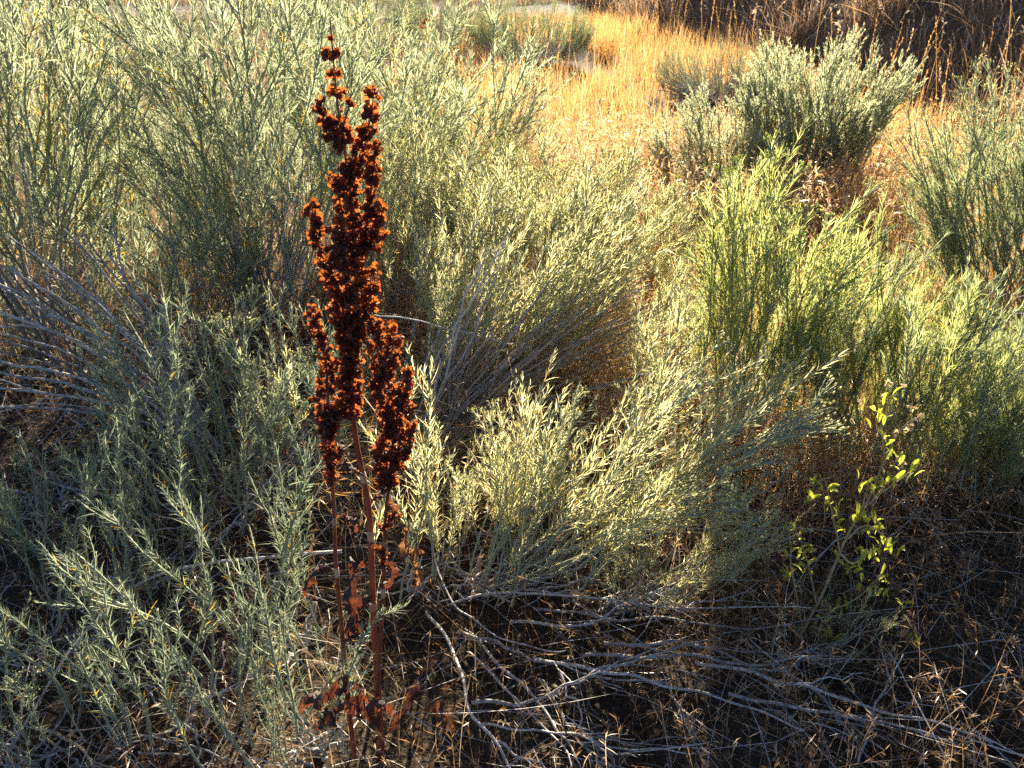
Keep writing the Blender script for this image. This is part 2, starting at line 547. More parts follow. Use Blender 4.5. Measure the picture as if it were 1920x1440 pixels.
GAP_SEEDS = (14, 15, 16, 40)
N_SPRIG = 0
GAP_PTS = [P(x, y, 1.5 + .17 * (1235 - y) / 500) for x, y in ((1550, 930), (1500, 1030), (1590, 1060), (1625, 960), (1660, 1010), (1690, 890), (1640, 1105))]

def blocks_gap(q):
    for g in GAP_PTS:
        v = q - g
        k = v.dot(sdir)
        if k > 0 and (v - sdir * k).length < .05:
            return True
    return False

def shrub(name, label, base, h, rx, ry, ns, kinds, lean=(0, 0), low=0.45, bark='greybark', ls=1.0, group=None,
          cat='shrub', seed=1, per=5, flat=0.35, outw=0.55, bare=0, bare_r=None, stem_r=0.006, lift=0.0, inner=0.35, name_branch='branch'):
    """a shrub on the ground at base: woody branches fork from the root crown and carry leafy sprigs"""
    global N_SPRIG
    r = random.Random(seed * 7919 + 13)
    root = thing(name, base, label, cat, group)
    tips = []
    ls *= 1.3
    ns = int(ns * .66)
    for i in range(ns):
        ph = r.uniform(0, 2 * math.pi)
        q = math.sqrt(r.random())
        if r.random() > inner:
            q = 0.55 + 0.45 * q
        z = h * (1 - flat * q * q) * (r.uniform(low, 1.0) ** 0.6)
        x, y = q * rx * math.cos(ph), q * ry * math.sin(ph)
        k = z / h
        tip = Vector((x * (.55 + .45 * k) + lean[0] * k, y * (.55 + .45 * k) + lean[1] * k, z))
        d = Vector((x / max(rx, .01) * outw + lean[0] * 1.1 + r.gauss(0, .16), y / max(ry, .01) * outw + lean[1] * 1.1 + r.gauss(0, .16), 1.0 + lift)).normalized()
        kind = r.choices([a for a, _ in kinds], [b for _, b in kinds])[0]
        me = r.choice(SP[kind])
        s = ls * r.uniform(.75, 1.2)
        L0 = {'big': .55, 'bigyel': .5, 'sage': .4, 'drytwig': .4, 'blue': .45, 'bluebud': .45, 'pale': .45, 'palebare': .45}.get(kind, .42)
        Ls = min(L0 * s, z / max(d.z, .3) * .85)
        s = Ls / L0
        sb = tip - d * Ls
        if seed in GAP_SEEDS and any(blocks_gap(base + sb + d * (Ls * k)) for k in (.2, .5, .8)) and r.random() < .8:
            continue
        o = link('sprig', me, root)
        o.matrix_basis = Matrix.Translation(sb) @ orient(d, r.uniform(0, 6.28)) @ Matrix.Scale(s, 4)
        N_SPRIG += 1
        tips.append((math.atan2(y, x), sb, d))
    tips.sort(key=lambda t: t[0])
    for k in range(0, len(tips), per):
        grp = tips[k:k + per]
        c = sum((g[1] for g in grp), Vector()) / len(grp)
        j = Vector((c.x * .55, c.y * .55, max(.03, c.z * .55)))
        o0 = Vector((c.x * .08 + r.gauss(0, .02), c.y * .08 + r.gauss(0, .02), -0.02))
        mb = MB()
        p = wob(crom([o0, o0.lerp(j, .5) + Vector((c.x * .06, c.y * .06, .0)), j], 4), .006, r)
        rr = stem_r * r.uniform(.7, 1.2)
        tube(mb, p, np.linspace(rr, rr * .7, len(p)), 5)
        for (_, sb, d) in grp:
            e = sb + d * .01
            m1 = j.lerp(e, .5) + Vector((r.gauss(0, .01), r.gauss(0, .01), -.01))
            p = wob(crom([j, m1, e], 3), .004, r)
            tube(mb, p, np.linspace(rr * .6, .0022, len(p)), 4)
        link(name_branch, mb.mesh('branch', M[bark]), root)
    for k in range(bare):
        mb = MB()
        ph = r.uniform(0, 6.28)
        q = r.uniform(.5, 1.1)
        bh = (bare_r or h * .5) * r.uniform(.3, 1)
        e = Vector((q * rx * math.cos(ph) + lean[0] * .6, q * ry * math.sin(ph) + lean[1] * .6, bh))
        p = wob(crom([(0, 0, 0), (e.x * .4, e.y * .4, bh * .55), e], 5), .012, r)
        rr = r.uniform(.002, .004)
        tube(mb, p, np.linspace(rr, rr * .4, len(p)), 4)
        for _ in range(3):
            i = r.randrange(3, len(p) - 2)
            d = norm(p[i + 1] - p[i] + np.array([r.gauss(0, .02), r.gauss(0, .02), r.gauss(.01, .02)]))
            tube(mb, wob([p[i] + d * t * r.uniform(.5, 1.2) * .12 for t in np.linspace(0, 1, 5)], .004, r), np.linspace(rr * .5, rr * .2, 5), 3)
        link('bare_twig', mb.mesh('bare_twig', M[bark]), root)
    return root

def shr(label, bpx, top, rad, ns, kinds, **kw):
    """place a shrub by where its root crown meets the ground and the row its top reaches"""
    b = G(*bpx)
    dy = kw.pop('dy', 0)
    h = kw.pop('h', None) or (topz(top, b.y + dy) - b.z)
    rx, ry = rad if isinstance(rad, tuple) else (rad, rad)
    return shrub(kw.pop('name', 'rabbitbrush'), label, b, h, rx, ry, ns, kinds, **kw)

GRP = 'rabbitbrush shrubs'
shr('tall grey-green rabbitbrush with yellow inner leaves filling the top left corner', (90, 640), -170, (.68, .5), 125, [('big', 6), ('bigyel', 4)], seed=1, low=.22, flat=.2, ls=1.0, bare=10, group=GRP, stem_r=.009)
shr('tall grey-green rabbitbrush on bare trunks just left of the rust seed stalks', (510, 610), -150, (.58, .45), 110, [('big', 7), ('bigyel', 1)], seed=2, low=.22, flat=.2, bare=14, group=GRP, stem_r=.009)
shr('broad pale rabbitbrush behind the top of the rust seed stalks', (720, 470), -110, (.62, .5), 90, [('big', 6), ('bigyel', 1), ('pale', 2)], seed=3, low=.3, group=GRP)
shr('open rabbitbrush with yellowing leaves beside the golden grass at top centre', (885, 400), 15, (.5, .45), 95, [('big', 5), ('bigyel', 3)], seed=4, low=.35, bare=8, group=GRP)
shr('dark rounded rabbitbrush far back at the top centre by the gravel track', (1000, 125), -25, (.9, .7), 650, [('blue', 3), ('bluebud', 3)], seed=5, low=.35, ls=.4, flat=.5, group=GRP)
shr('low domed grey rabbitbrush in the golden grass behind the sagebrush', (1350, 200), 58, (.85, .55), 700, [('bluebud', 3), ('silverbud', 3)], seed=6, low=.45, ls=.26, flat=.5, group=GRP)
shr('small far rabbitbrush at the top edge beside the gravel track', (1210, 40), -40, (.5, .5), 40, [('green', 1)], seed=7, low=.2, ls=.7, flat=.5, group=GRP)
shr('hazy grey rabbitbrush far back between the two tall left shrubs', (300, 110), -20, (1.1, .7), 260, [('silverbud', 1)], seed=8, low=.2, ls=.8, flat=.5, group=GRP)
shr('dark far rabbitbrush at the top edge above the left trunks', (560, 85), -30, (.9, .6), 200, [('bluebud', 1), ('blue', 1)], seed=9, low=.2, ls=.8, group=GRP)
shr('dead brown leafless bush in the gap between the two tall left shrubs', (320, 330), 95, (.38, .3), 60, [('drytwig', 1)], seed=10, low=.2, bark='brownbark', name='dead_bush', group=None)
shr('silvery sagebrush with two tall plumes in front of the shaded bank', (1505, 380), 45, (.55, .42), 190, [('sage', 1)], seed=11, low=.3, flat=.3, bark='brownbark', name='sagebrush', ls=1.15, group='sagebrush', bare=10, bare_r=.3)
shr('pale lower sagebrush leaning left beside the golden grass', (1370, 395), 145, (.54, .4), 190, [('sage', 1)], seed=12, low=.25, lean=(-.15, 0), flat=.45, bark='brownbark', name='sagebrush', ls=.85, group='sagebrush', bare=12, bare_r=.3)
shr('blue-green rabbitbrush at the right edge with bushy tops', (1905, 640), 110, (.62, .45), 230, [('blue', 3), ('bluebud', 4)], seed=13, low=.25, flat=.25, lean=(-.05, 0), group=GRP, bare=10, stem_r=.008)
shr('yellow-green rabbitbrush with flat budded tops right of centre', (1400, 840), 215, (.27, .24), 120, [('green', 5), ('greenbare', 1)], seed=14, low=.3, ls=1.1, bark='brownbark', group=GRP, flat=.35, outw=.22)
shr('deep green rabbitbrush behind the bright leafy clover', (1650, 900), 450, (.36, .3), 120, [('green', 3), ('greenbare', 2), ('blue', 3)], seed=15, low=.3, bark='brownbark', group=GRP, flat=.35, outw=.25)
shr('short green rabbitbrush at the right edge below the blue-green one', (1800, 930), 640, (.26, .22), 70, [('greenbare', 3), ('blue', 2)], seed=16, low=.3, group=GRP, bark='brownbark')
shr('yellow-green rabbitbrush in the gap before the right edge shrub', (1670, 720), 480, (.3, .25), 70, [('green', 4)], seed=17, low=.3, group=GRP, bark='brownbark')
shr('large pale rabbitbrush fanning right from grey stems beside the rust seed stalks', (820, 800), 420, (.47, .36), 150, [('pale', 4), ('palebare', 4)], seed=18, low=.72, lean=(.50, .55), h=.74, inner=.1, group=GRP, per=4, stem_r=.007)
shr('bright pale rabbitbrush in full sun behind the fanning grey stems', (1000, 590), 205, (.50, .42), 125, [('pale', 6), ('palebare', 1)], seed=19, low=.3, ls=1.15, group=GRP)
shr('pale budded rabbitbrush left of the yellow-green one', (1170, 570), 290, (.38, .34), 90, [('pale', 5), ('palebare', 1)], seed=20, low=.3, group=GRP)
shr('narrow pale rabbitbrush standing close behind the rust seed stalks', (745, 600), 170, (.34, .24), 80, [('pale', 3), ('palebare', 2), ('silver', 2)], seed=21, low=.4, group=GRP, outw=.2)
shr('low pale rabbitbrush with pale budded tops leaning right in the foreground', (860, 1130), 690, (.44, .28), 84, [('pale', 5), ('palebare', 4)], seed=22, low=.3, lean=(.62, .16), h=.64, ls=1.1, outw=.75, group=GRP, per=4)
shr('wispy pale rabbitbrush drooping right over the grey bare branches', (1130, 1170), 830, (.28, .18), 66, [('pale', 4), ('palebare', 4)], seed=60, low=.25, lean=(.30, .06), h=.36, ls=.85, group=GRP, per=4, outw=.75)
shr('small upright rabbitbrush in the shade right of the rust stalk bases', (960, 1090), 740, (.16, .14), 26, [('palebare', 3), ('silver', 2)], seed=23, low=.4, lean=(.08, .1), group=GRP, ls=.8)
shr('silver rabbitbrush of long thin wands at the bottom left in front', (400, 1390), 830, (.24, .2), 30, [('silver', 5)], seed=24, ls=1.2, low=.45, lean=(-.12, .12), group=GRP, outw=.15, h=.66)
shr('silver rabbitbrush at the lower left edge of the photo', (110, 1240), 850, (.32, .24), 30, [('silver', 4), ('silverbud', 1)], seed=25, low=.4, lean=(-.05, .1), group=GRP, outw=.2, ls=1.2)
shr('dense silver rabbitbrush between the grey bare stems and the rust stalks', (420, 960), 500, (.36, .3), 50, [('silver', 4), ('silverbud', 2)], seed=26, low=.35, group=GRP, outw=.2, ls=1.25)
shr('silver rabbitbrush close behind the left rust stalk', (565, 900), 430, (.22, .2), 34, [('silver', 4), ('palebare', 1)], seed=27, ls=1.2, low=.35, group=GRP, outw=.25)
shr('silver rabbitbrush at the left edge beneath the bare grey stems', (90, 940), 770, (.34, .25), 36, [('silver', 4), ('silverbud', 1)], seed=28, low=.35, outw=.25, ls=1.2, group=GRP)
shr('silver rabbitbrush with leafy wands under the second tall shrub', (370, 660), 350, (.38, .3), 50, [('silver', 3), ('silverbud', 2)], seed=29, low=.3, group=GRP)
shr('thin rabbitbrush shoots in front of the left rust stalk base', (560, 1230), 850, (.1, .1), 14, [('silver', 1)], seed=30, low=.5, group=GRP, outw=.2)
shr('small grey rabbitbrush lying low beside the clover stem', (1440, 1290), 1130, (.16, .1), 18, [('silver', 2), ('pale', 1)], seed=31, low=.4, lean=(.2, .1), h=.18, ls=.55, group=GRP)
shr('thin pale rabbitbrush shoots just right of the rust stalks', (790, 1120), 690, (.09, .09), 14, [('palebare', 2), ('silver', 1)], seed=32, low=.5, group=GRP, outw=.15)

shrub('rabbitbrush', 'bushy blue-green rabbitbrush added out of view past the right edge to shade the straw', Vector((2.25, 2.25, hz(2.25, 2.25))), 1.0, .5, .5, 110, [('blue', 2), ('greenbare', 2)], seed=40, low=.2, group=GRP)  # unseen shrub, added to throw shade on the straw at lower right
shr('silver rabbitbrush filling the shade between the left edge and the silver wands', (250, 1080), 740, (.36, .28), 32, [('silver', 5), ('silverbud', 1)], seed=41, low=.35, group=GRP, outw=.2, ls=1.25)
shr('pale rabbitbrush with long leaves behind the low foreground one', (1240, 880), 560, (.30, .26), 40, [('pale', 3), ('palebare', 4)], seed=42, low=.3, lean=(.15, .1), group=GRP, outw=.5)
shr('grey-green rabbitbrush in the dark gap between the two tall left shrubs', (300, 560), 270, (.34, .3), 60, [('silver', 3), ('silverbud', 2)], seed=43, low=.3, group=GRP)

for lab, px, top, rad, sd in (
    ('far grey rabbitbrush at the top edge above the left corner shrub', (90, 100), -30, (1.1, .7), 44),
    ('far pale rabbitbrush at the top edge behind the rust seed tips', (700, 90), -30, (1.0, .7), 45),
    ('far grey rabbitbrush left of the dark rounded one at the top edge', (840, 110), -30, (.8, .6), 46)):
    shr(lab, px, top, rad, 240, [('silverbud', 2), ('bluebud', 1)], seed=sd, low=.2, ls=.9, group=GRP)

for lab, px, top, rad, n_, k_, sd, kw in (
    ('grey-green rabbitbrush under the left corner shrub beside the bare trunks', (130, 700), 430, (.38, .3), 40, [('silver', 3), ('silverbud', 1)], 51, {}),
    ('pale wispy rabbitbrush in the gap left of the yellow-green one', (1235, 740), 480, (.28, .24), 70, [('pale', 4), ('palebare', 2)], 52, dict(lean=(-.05, 0))),
    ('pale budded rabbitbrush by the golden grass below the pale sagebrush', (1290, 500), 330, (.28, .26), 46, [('pale', 3), ('silverbud', 1)], 53, {}),
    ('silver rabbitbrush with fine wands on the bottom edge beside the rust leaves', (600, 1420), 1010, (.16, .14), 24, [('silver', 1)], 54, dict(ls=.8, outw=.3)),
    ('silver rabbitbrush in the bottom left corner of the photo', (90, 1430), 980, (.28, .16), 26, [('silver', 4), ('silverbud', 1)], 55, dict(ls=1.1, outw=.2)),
    ('green rabbitbrush filling between the yellow-green and the deep green ones', (1530, 830), 400, (.24, .22), 70, [('green', 3), ('greenbare', 2), ('blue', 1)], 57, dict(outw=.25, bark='brownbark')),
    ('dark blue-green rabbitbrush at the right edge above the dark straw', (1850, 880), 590, (.28, .24), 80, [('blue', 3), ('greenbare', 2)], 58, dict(outw=.3, bark='brownbark')),
    ('grey-green rabbitbrush in the back row behind the left corner shrub', (150, 430), 120, (.7, .4), 90, [('big', 3), ('silverbud', 1)], 62, {}),
    ('grey-green rabbitbrush in the back row behind the bare trunks', (450, 420), 120, (.6, .4), 90, [('big', 3), ('silverbud', 1)], 63, {}),
    ('grey-green rabbitbrush between the broad pale one and the golden grass', (880, 500), 240, (.42, .3), 90, [('pale', 5), ('silverbud', 1)], 56, {}),
):
    shr(lab, px, top, rad, n_, k_, seed=sd, low=.3, group=GRP, **kw)

# ------------------------------------------------------------------ bare grey stems
def bare_fan(name, label, cat, base, paths, mat='greybark', r0=.0035, seed=1, part='bare_stem', fork=2, group=None):
    r = random.Random(seed)
    root = thing(name, base, label, cat, group)
    for pts in paths:
        mb = MB()
        loc = [Vector(tuple(p)) - Vector(base) for p in pts]
        p = wob(crom(loc, 9), .007, r)
        rr = 1.1 * r0 * r.uniform(.7, 1.25)
        tube(mb, p, np.linspace(rr, rr * .45, len(p)), 6)
        for _ in range(r.randint(0, fork)):
            i = r.randrange(len(p) // 3, len(p) - 2)
            d = norm(norm(p[i + 1] - p[i]) + np.array([r.gauss(0, .35), r.gauss(0, .35), r.gauss(.05, .3)]))
            ln = r.uniform(.08, .22)
            q = wob([p[i] + d * t * ln for t in np.linspace(0, 1, 7)], .004, r)
            tube(mb, q, np.linspace(rr * .55, rr * .25, 7), 4)
        link(part, mb.mesh(part, M[mat]), root)
    return root

r = random.Random(5)
# left: grey bare stems that sweep up-left from one low crown
b = G(400, 830)
paths = []
for (x1, y1, k) in ((-40, 470, .5), (-30, 520, .45), (-60, 560, .4), (60, 470, .55), (-60, 620, .3), (-40, 690, .2), (-30, 765, .15), (120, 430, .6), (200, 470, .5), (-60, 600, .35), (-60, 660, .22), (250, 520, .4), (20, 500, .5), (150, 540, .4), (-60, 500, .45), (-50, 720, .2), (60, 600, .3), (100, 500, .5), (-60, 640, .25), (10, 440, .55), (160, 440, .55), (290, 560, .3)):
    e = P(x1, y1, b.y + r.uniform(-.35, .15))
    m1 = b.lerp(e, .45) + Vector((0, 0, .05 + .1 * k))
    paths.append([b + Vector((r.gauss(0, .03), r.gauss(0, .03), -.01)), m1, e])
bare_fan('bare_shrub', 'leafless grey shrub with long stems sweeping up to the left edge', 'shrub', b, paths, r0=.0058, seed=3)
# trunk bundle at the far left
b = G(150, 800)
paths = [[b + Vector((r.gauss(0, .06), r.gauss(0, .05), -.01)), P(60 + 20 * k, 640, b.y + .1), P(-40 + 18 * k, 480 + 8 * k, b.y + .2)] for k in range(6)]
bare_fan('bare_shrub', 'bundle of dark brown bare trunks leaning out of the left edge', 'shrub', b, paths, mat='brownbark', r0=.008, seed=4)
# grey fan of the lodged centre shrub
b = G(770, 870)
paths = []
for k in range(80):
    a = r.uniform(0, 1)
    e = P(900 + 420 * a + r.gauss(0, 30), 470 + 230 * a * r.uniform(.4, 1.15) + r.gauss(0, 25), b.y + r.uniform(.15, .75))
    e.z = max(e.z, .08)
    m1 = b.lerp(e, .5) + Vector((0, 0, r.uniform(-.02, .06)))
    paths.append([b + Vector((r.gauss(0, .06), r.gauss(0, .05), -.01)), m1, e])
bare_fan('bare_shrub', 'tangle of grey bare stems fanning up to the right of the rust stalks', 'shrub', b, paths[:46], r0=.0040, seed=6)
bare_fan('bare_shrub', 'tangle of tan dead stems mixed into the grey fan at the centre', 'shrub', b + Vector((.04, -.03, 0)), paths[46:], mat='tanbark', r0=.0034, seed=61, fork=4)
# foreground: pale grey branches over the dark ground, lower centre
def gp(px, py, z):
    """a point z metres above the ground, seen at a pixel"""
    rr = ray(px, py)
    p = Vector((0, 0, CAM_H)) + rr * ((CAM_H - z) / -rr.z)
    p.z = hz(p.x, p.y) + z
    return p
fore = [
    [(800, 1150, .02), (850, 1230, .09), (890, 1340, .1), (950, 1450, .06), (980, 1500, .03)],
    [(885, 1325, .09), (1000, 1325, .1), (1130, 1280, .12), (1280, 1238, .13)],
    [(840, 1140, .03), (960, 1130, .08), (1150, 1150, .09), (1300, 1160, .1), (1520, 1155, .1)],
    [(860, 1190, .03), (960, 1230, .06), (1080, 1280, .05), (1250, 1310, .06)],
    [(900, 1210, .05), (990, 1320, .07), (1060, 1400, .06), (1100, 1470, .04)],
    [(880, 1230, .04), (960, 1310, .06), (1040, 1400, .06), (1080, 1480, .05)],
    [(905, 1365, .08), (1040, 1390, .07), (1180, 1425, .05), (1300, 1440, .04)],
    [(800, 960, .12), (815, 1060, .14), (860, 1140, .13), (950, 1215, .1), (1060, 1240, .08)],
    [(1000, 1250, .05), (1160, 1290, .07), (1320, 1330, .06), (1500, 1400, .05)],
    [(1090, 1250, .05), (1280, 1260, .07), (1420, 1270, .07), (1540, 1250, .08)],
    [(1000, 1160, .04), (1160, 1180, .06), (1340, 1200, .06), (1480, 1190, .08)],
    [(1300, 1270, .04), (1440, 1300, .06), (1620, 1340, .05), (1860, 1400, .04)],
    [(1360, 1330, .04), (1500, 1355, .05), (1650, 1380, .05), (1790, 1405, .03)],
    [(960, 1180, .05), (1100, 1190, .08), (1220, 1140, .1), (1330, 1060, .15)],
    [(930, 1400, .06), (1000, 1440, .06), (1060, 1490, .05)],
    [(1010, 1290, .05), (1060, 1360, .05), (1110, 1450, .04)],
    [(1050, 1280, .05), (1090, 1370, .05), (1130, 1460, .04)],
    [(1130, 1230, .05), (1300, 1240, .05), (1480, 1300, .04), (1650, 1430, .03)],
]
b = G(850, 1150)
bare_fan('bare_shrub', 'pale grey bare branches spreading over the dark ground at bottom centre', 'shrub', b,
         [[gp(*q) for q in f] for f in fore], r0=.0033, seed=9, fork=4)
loose = [
    ('slender straight grey twig leaning up to the left rust stalk', [(395, 1010, .05), (480, 910, .16), (590, 790, .25)]),
    ('long grey branch arching from the left rust stalk to the bottom left corner', [(640, 1025, .10), (480, 1030, .12), (300, 1060, .14), (160, 1160, .12), (60, 1300, .1), (0, 1400, .06)]),
    ('grey branch lying just below the arching one, behind the silver wands', [(640, 1045, .05), (520, 1060, .07), (400, 1090, .06), (260, 1150, .05), (120, 1220, .03)]),
    ('grey twig lying level across the left edge', [(-40, 765, .1), (100, 752, .14), (190, 760, .14)]),
    ('tan dry stem curving along the bottom left corner', [(50, 1340, .1), (130, 1375, .11), (190, 1450, .07)]),
    ('grey twig pointing up at the deep green shrub left of the clover', [(1430, 930, .1), (1465, 900, .14), (1495, 868, .18)]),
    ('grey twig poking up right of the clover', [(1600, 1060, .03), (1670, 1010, .1), (1740, 955, .16)]),
    ('grey twig standing out of the straw below the clover', [(1600, 1460, .02), (1640, 1340, .06), (1690, 1240, .12)]),
    ('pale grey twig crossing the fanned stems behind the rust seed heads', [(700, 595, .42), (790, 605, .4), (900, 630, .36), (960, 645, .33)]),
    ('thick weathered branch lying in shade behind the rust stalk bases', [(640, 1110, .03), (720, 1100, .05), (800, 1075, .06), (860, 1030, .05)]),
    ('fork of grey twigs hanging at the bottom left edge', [(0, 1420, .1), (20, 1340, .15), (40, 1290, .16)]),
]
for i, (lab, f) in enumerate(loose):
    p = [gp(*q) for q in f]
    rr = {4: .0035, 9: .008, 1: .0045}.get(i, .0028)
    mb = MB()
    o0 = p[0].copy()
    c = wob(crom([q - o0 for q in p], 7), .003, r)
    tube(mb, c, np.linspace(rr, rr * .5, len(c)), 6)
    for _ in range(2):
        j = r.randrange(4, len(c) - 2)
        d = norm(norm(c[j + 1] - c[j]) + np.array([r.gauss(0, .4), r.gauss(0, .4), r.gauss(0, .3)]))
        tube(mb, wob([c[j] + d * t * r.uniform(.05, .14) for t in np.linspace(0, 1, 6)], .003, r), np.linspace(rr * .5, rr * .25, 6), 4)
    o = link('fallen_twig', mb.mesh('fallen_twig', M['tanbark' if i == 4 else 'brownbark' if i == 9 else 'greybark']))
    o.location = o0
    tag(o, lab, 'twig', 'fallen twigs')

# ------------------------------------------------------------------ rust dock plant
def fruit(mb, c, ax, s, r):
    """one dock fruit: three rounded papery valves round an axis"""
    ax = norm(np.asarray(ax))
    a = norm(np.cross(ax, [r.gauss(0, 1), r.gauss(0, 1), r.gauss(0, 1)]))
    b = np.cross(ax, a)
    tv = r.random()
    for k in range(3):
        an = k * 2.094
        o = a * math.cos(an) + b * math.sin(an)
        n_ = np.cross(ax, o)
        q = [c - ax * s * .1, c + o * s * .45 - ax * s * .25 + n_ * s * .12, c + o * s * .75 + ax * s * .25 - n_ * s * .08,
             c + o * s * .5 + ax * s * .75 + n_ * s * .15, c + ax * s * .95]
        mb.add(q, [[[0, 1, 2], [0, 2, 3], [0, 3, 4]]], 0, np.tile([[tv, 0, 0, 1]], (5, 1)))

def make_whorl(seed, R, n):
    r = random.Random(seed)
    mb = MB()
    for i in range(n):
        ph = i * 2.4 + r.uniform(-.4, .4)
        rad = R * r.uniform(.25, 1)
        z = r.gauss(0, .30) * R
        d = np.array([math.cos(ph), math.sin(ph), 0])
        c = d * rad + np.array([0, 0, z])
        fruit(mb, c, d * .6 + np.array([r.gauss(0, .4), r.gauss(0, .4), r.gauss(-.2, .5)]), r.uniform(.0056, .0088), r)
        if i % 3 == 0:
            mb.add([d * R * .12 + np.array([0, 0, z + .002]), c, c + np.array([0, 0, .0006])], [[[0, 1, 2]]])
    return mb.mesh('seed_whorl', M['rust'], smooth=False)

WH = {0: [make_whorl(500 + i, .007, 8) for i in range(4)],
      1: [make_whorl(520 + i, .011, 17) for i in range(6)],
      2: [make_whorl(540 + i, .015, 27) for i in range(6)],
      3: [make_whorl(560 + i, .019, 38) for i in range(5)]}

def dried_leaf(mb, pts, w, seed, crinkle=.8, mat=0, alt=0.0, fold=.5):
    r = random.Random(seed)
    c = crom(pts, 8)
    n = len(c)
    tan = norm(np.gradient(c, axis=0))
    ref = np.array([r.gauss(0, 1), r.gauss(0, 1), r.gauss(0, .5)])
    a = norm(np.cross(tan, ref))
    b = np.cross(tan, a)
    t = np.linspace(0, 1, n)
    ww = 1.5 * w * np.sin(np.clip(t * 1.06 - .02, 0.02, 1) * math.pi) ** .6 * (0.7 + .3 * np.sin(t * 17 + seed))
    cols = np.linspace(-1, 1, 7)
    V, T = [], []
    ph = r.uniform(0, 6)
    for i in range(n):
        tw = 2.0 * math.sin(t[i] * 5 + ph)
        aa = a[i] * math.cos(tw) + b[i] * math.sin(tw)
        bb = -a[i] * math.sin(tw) + b[i] * math.cos(tw)
        for s in cols:
            lift = fold * 1.6 * abs(s) ** 1.5 + crinkle * (math.sin(t[i] * 31 + s * 4 + ph) * .8 * abs(s) + r.gauss(0, .38))
            V.append(c[i] + aa * s * ww[i] * (1 + .15 * math.sin(t[i] * 40 + s * 2)) + bb * lift * ww[i])
            T.append((r.uniform(0, 1) ** 1.6, alt * r.uniform(.3, 1), 0, 1))
    q = [[i * 7 + j, i * 7 + j + 1, (i + 1) * 7 + j + 1, (i + 1) * 7 + j] for i in range(n - 1) for j in range(6)]
    q = [f for f in q if r.random() > .05]
    mb.add(V, [q], mat, T)

DY = 1.19
dock_base = G(706, 1395)
dock = thing('dock_plant', dock_base, 'tall dead dock with rust red seed stalks standing in the foreground', 'dead plant')

def dp(px, py, dy=0.0):
    y = DY + .08 * (1400 - py) / 1400 + dy
    p = P(px, py, y)
    return p - dock_base

def seed_stalk(pts, r0, r1, wh, dy0=0.0, dy1=0.0, seed=0, dens=1.0, nodes=()):
    """stalk through photo rows; wh = [(t0, t1, size0, size1)] seed whorl runs along it"""
    r = random.Random(seed)
    n = len(pts)
    c = crom([dp(x, y, dy0 + (dy1 - dy0) * i / (n - 1)) for i, (x, y) in enumerate(pts)], 6)
    mb = MB()
    tube(mb, c, np.linspace(r0, r1, len(c)), 8)
    st = link('seed_stalk', mb.mesh('seed_stalk', M['ruststem']), dock)
    seg = np.linalg.norm(np.diff(c, axis=0), axis=1)
    cum = np.concatenate([[0], np.cumsum(seg)])
    pc = crom([(x, y, 0) for x, y in pts], 6)
    pcum = np.concatenate([[0], np.cumsum(np.linalg.norm(np.diff(pc, axis=0), axis=1))])
    along = lambda t: float(np.interp(t * pcum[-1], pcum, cum))
    def at(s):
        i = min(int(np.searchsorted(cum, s, 'right')) - 1, len(c) - 2)
        u = (s - cum[i]) / seg[i]
        return c[i] + (c[i + 1] - c[i]) * u, norm(c[i + 1] - c[i])
    for (t0, t1, s0, s1) in wh:
        a0, a1 = along(t0), along(t1)
        s = a0
        while s < a1:
            k = (s - a0) / (a1 - a0)
            R = .9 * (s0 + (s1 - s0) * k) * r.uniform(.7, 1.15)
            cls = min(range(4), key=lambda q: abs((.007, .011, .015, .019)[q] - R))
            base_r = (.007, .011, .015, .019)[cls]
            p, d = at(s)
            o = link('seed_whorl', r.choice(WH[cls]), st)
            off = Vector((r.gauss(0, .0025), r.gauss(0, .0025), 0))
            o.matrix_basis = Matrix.Translation(Vector(p) + off) @ orient(d, r.uniform(0, 6.3)) @ Matrix.Scale(R / base_r, 4)
            s += R * r.uniform(.85, 1.55) / dens
    for t in nodes:
        p, d = at(along(t))
        mb = MB()
        rr = (r0 + (r1 - r0) * t) * 1.22
        q = [Vector(p) + Vector(d) * z for z in (-.012, -.004, .004, .010)]
        tube(mb, q, [rr * .95, rr * 1.1, rr * 1.1, rr * .9], 8)
        link('stem_node', mb.mesh('stem_node', M['node']), st)
    return st

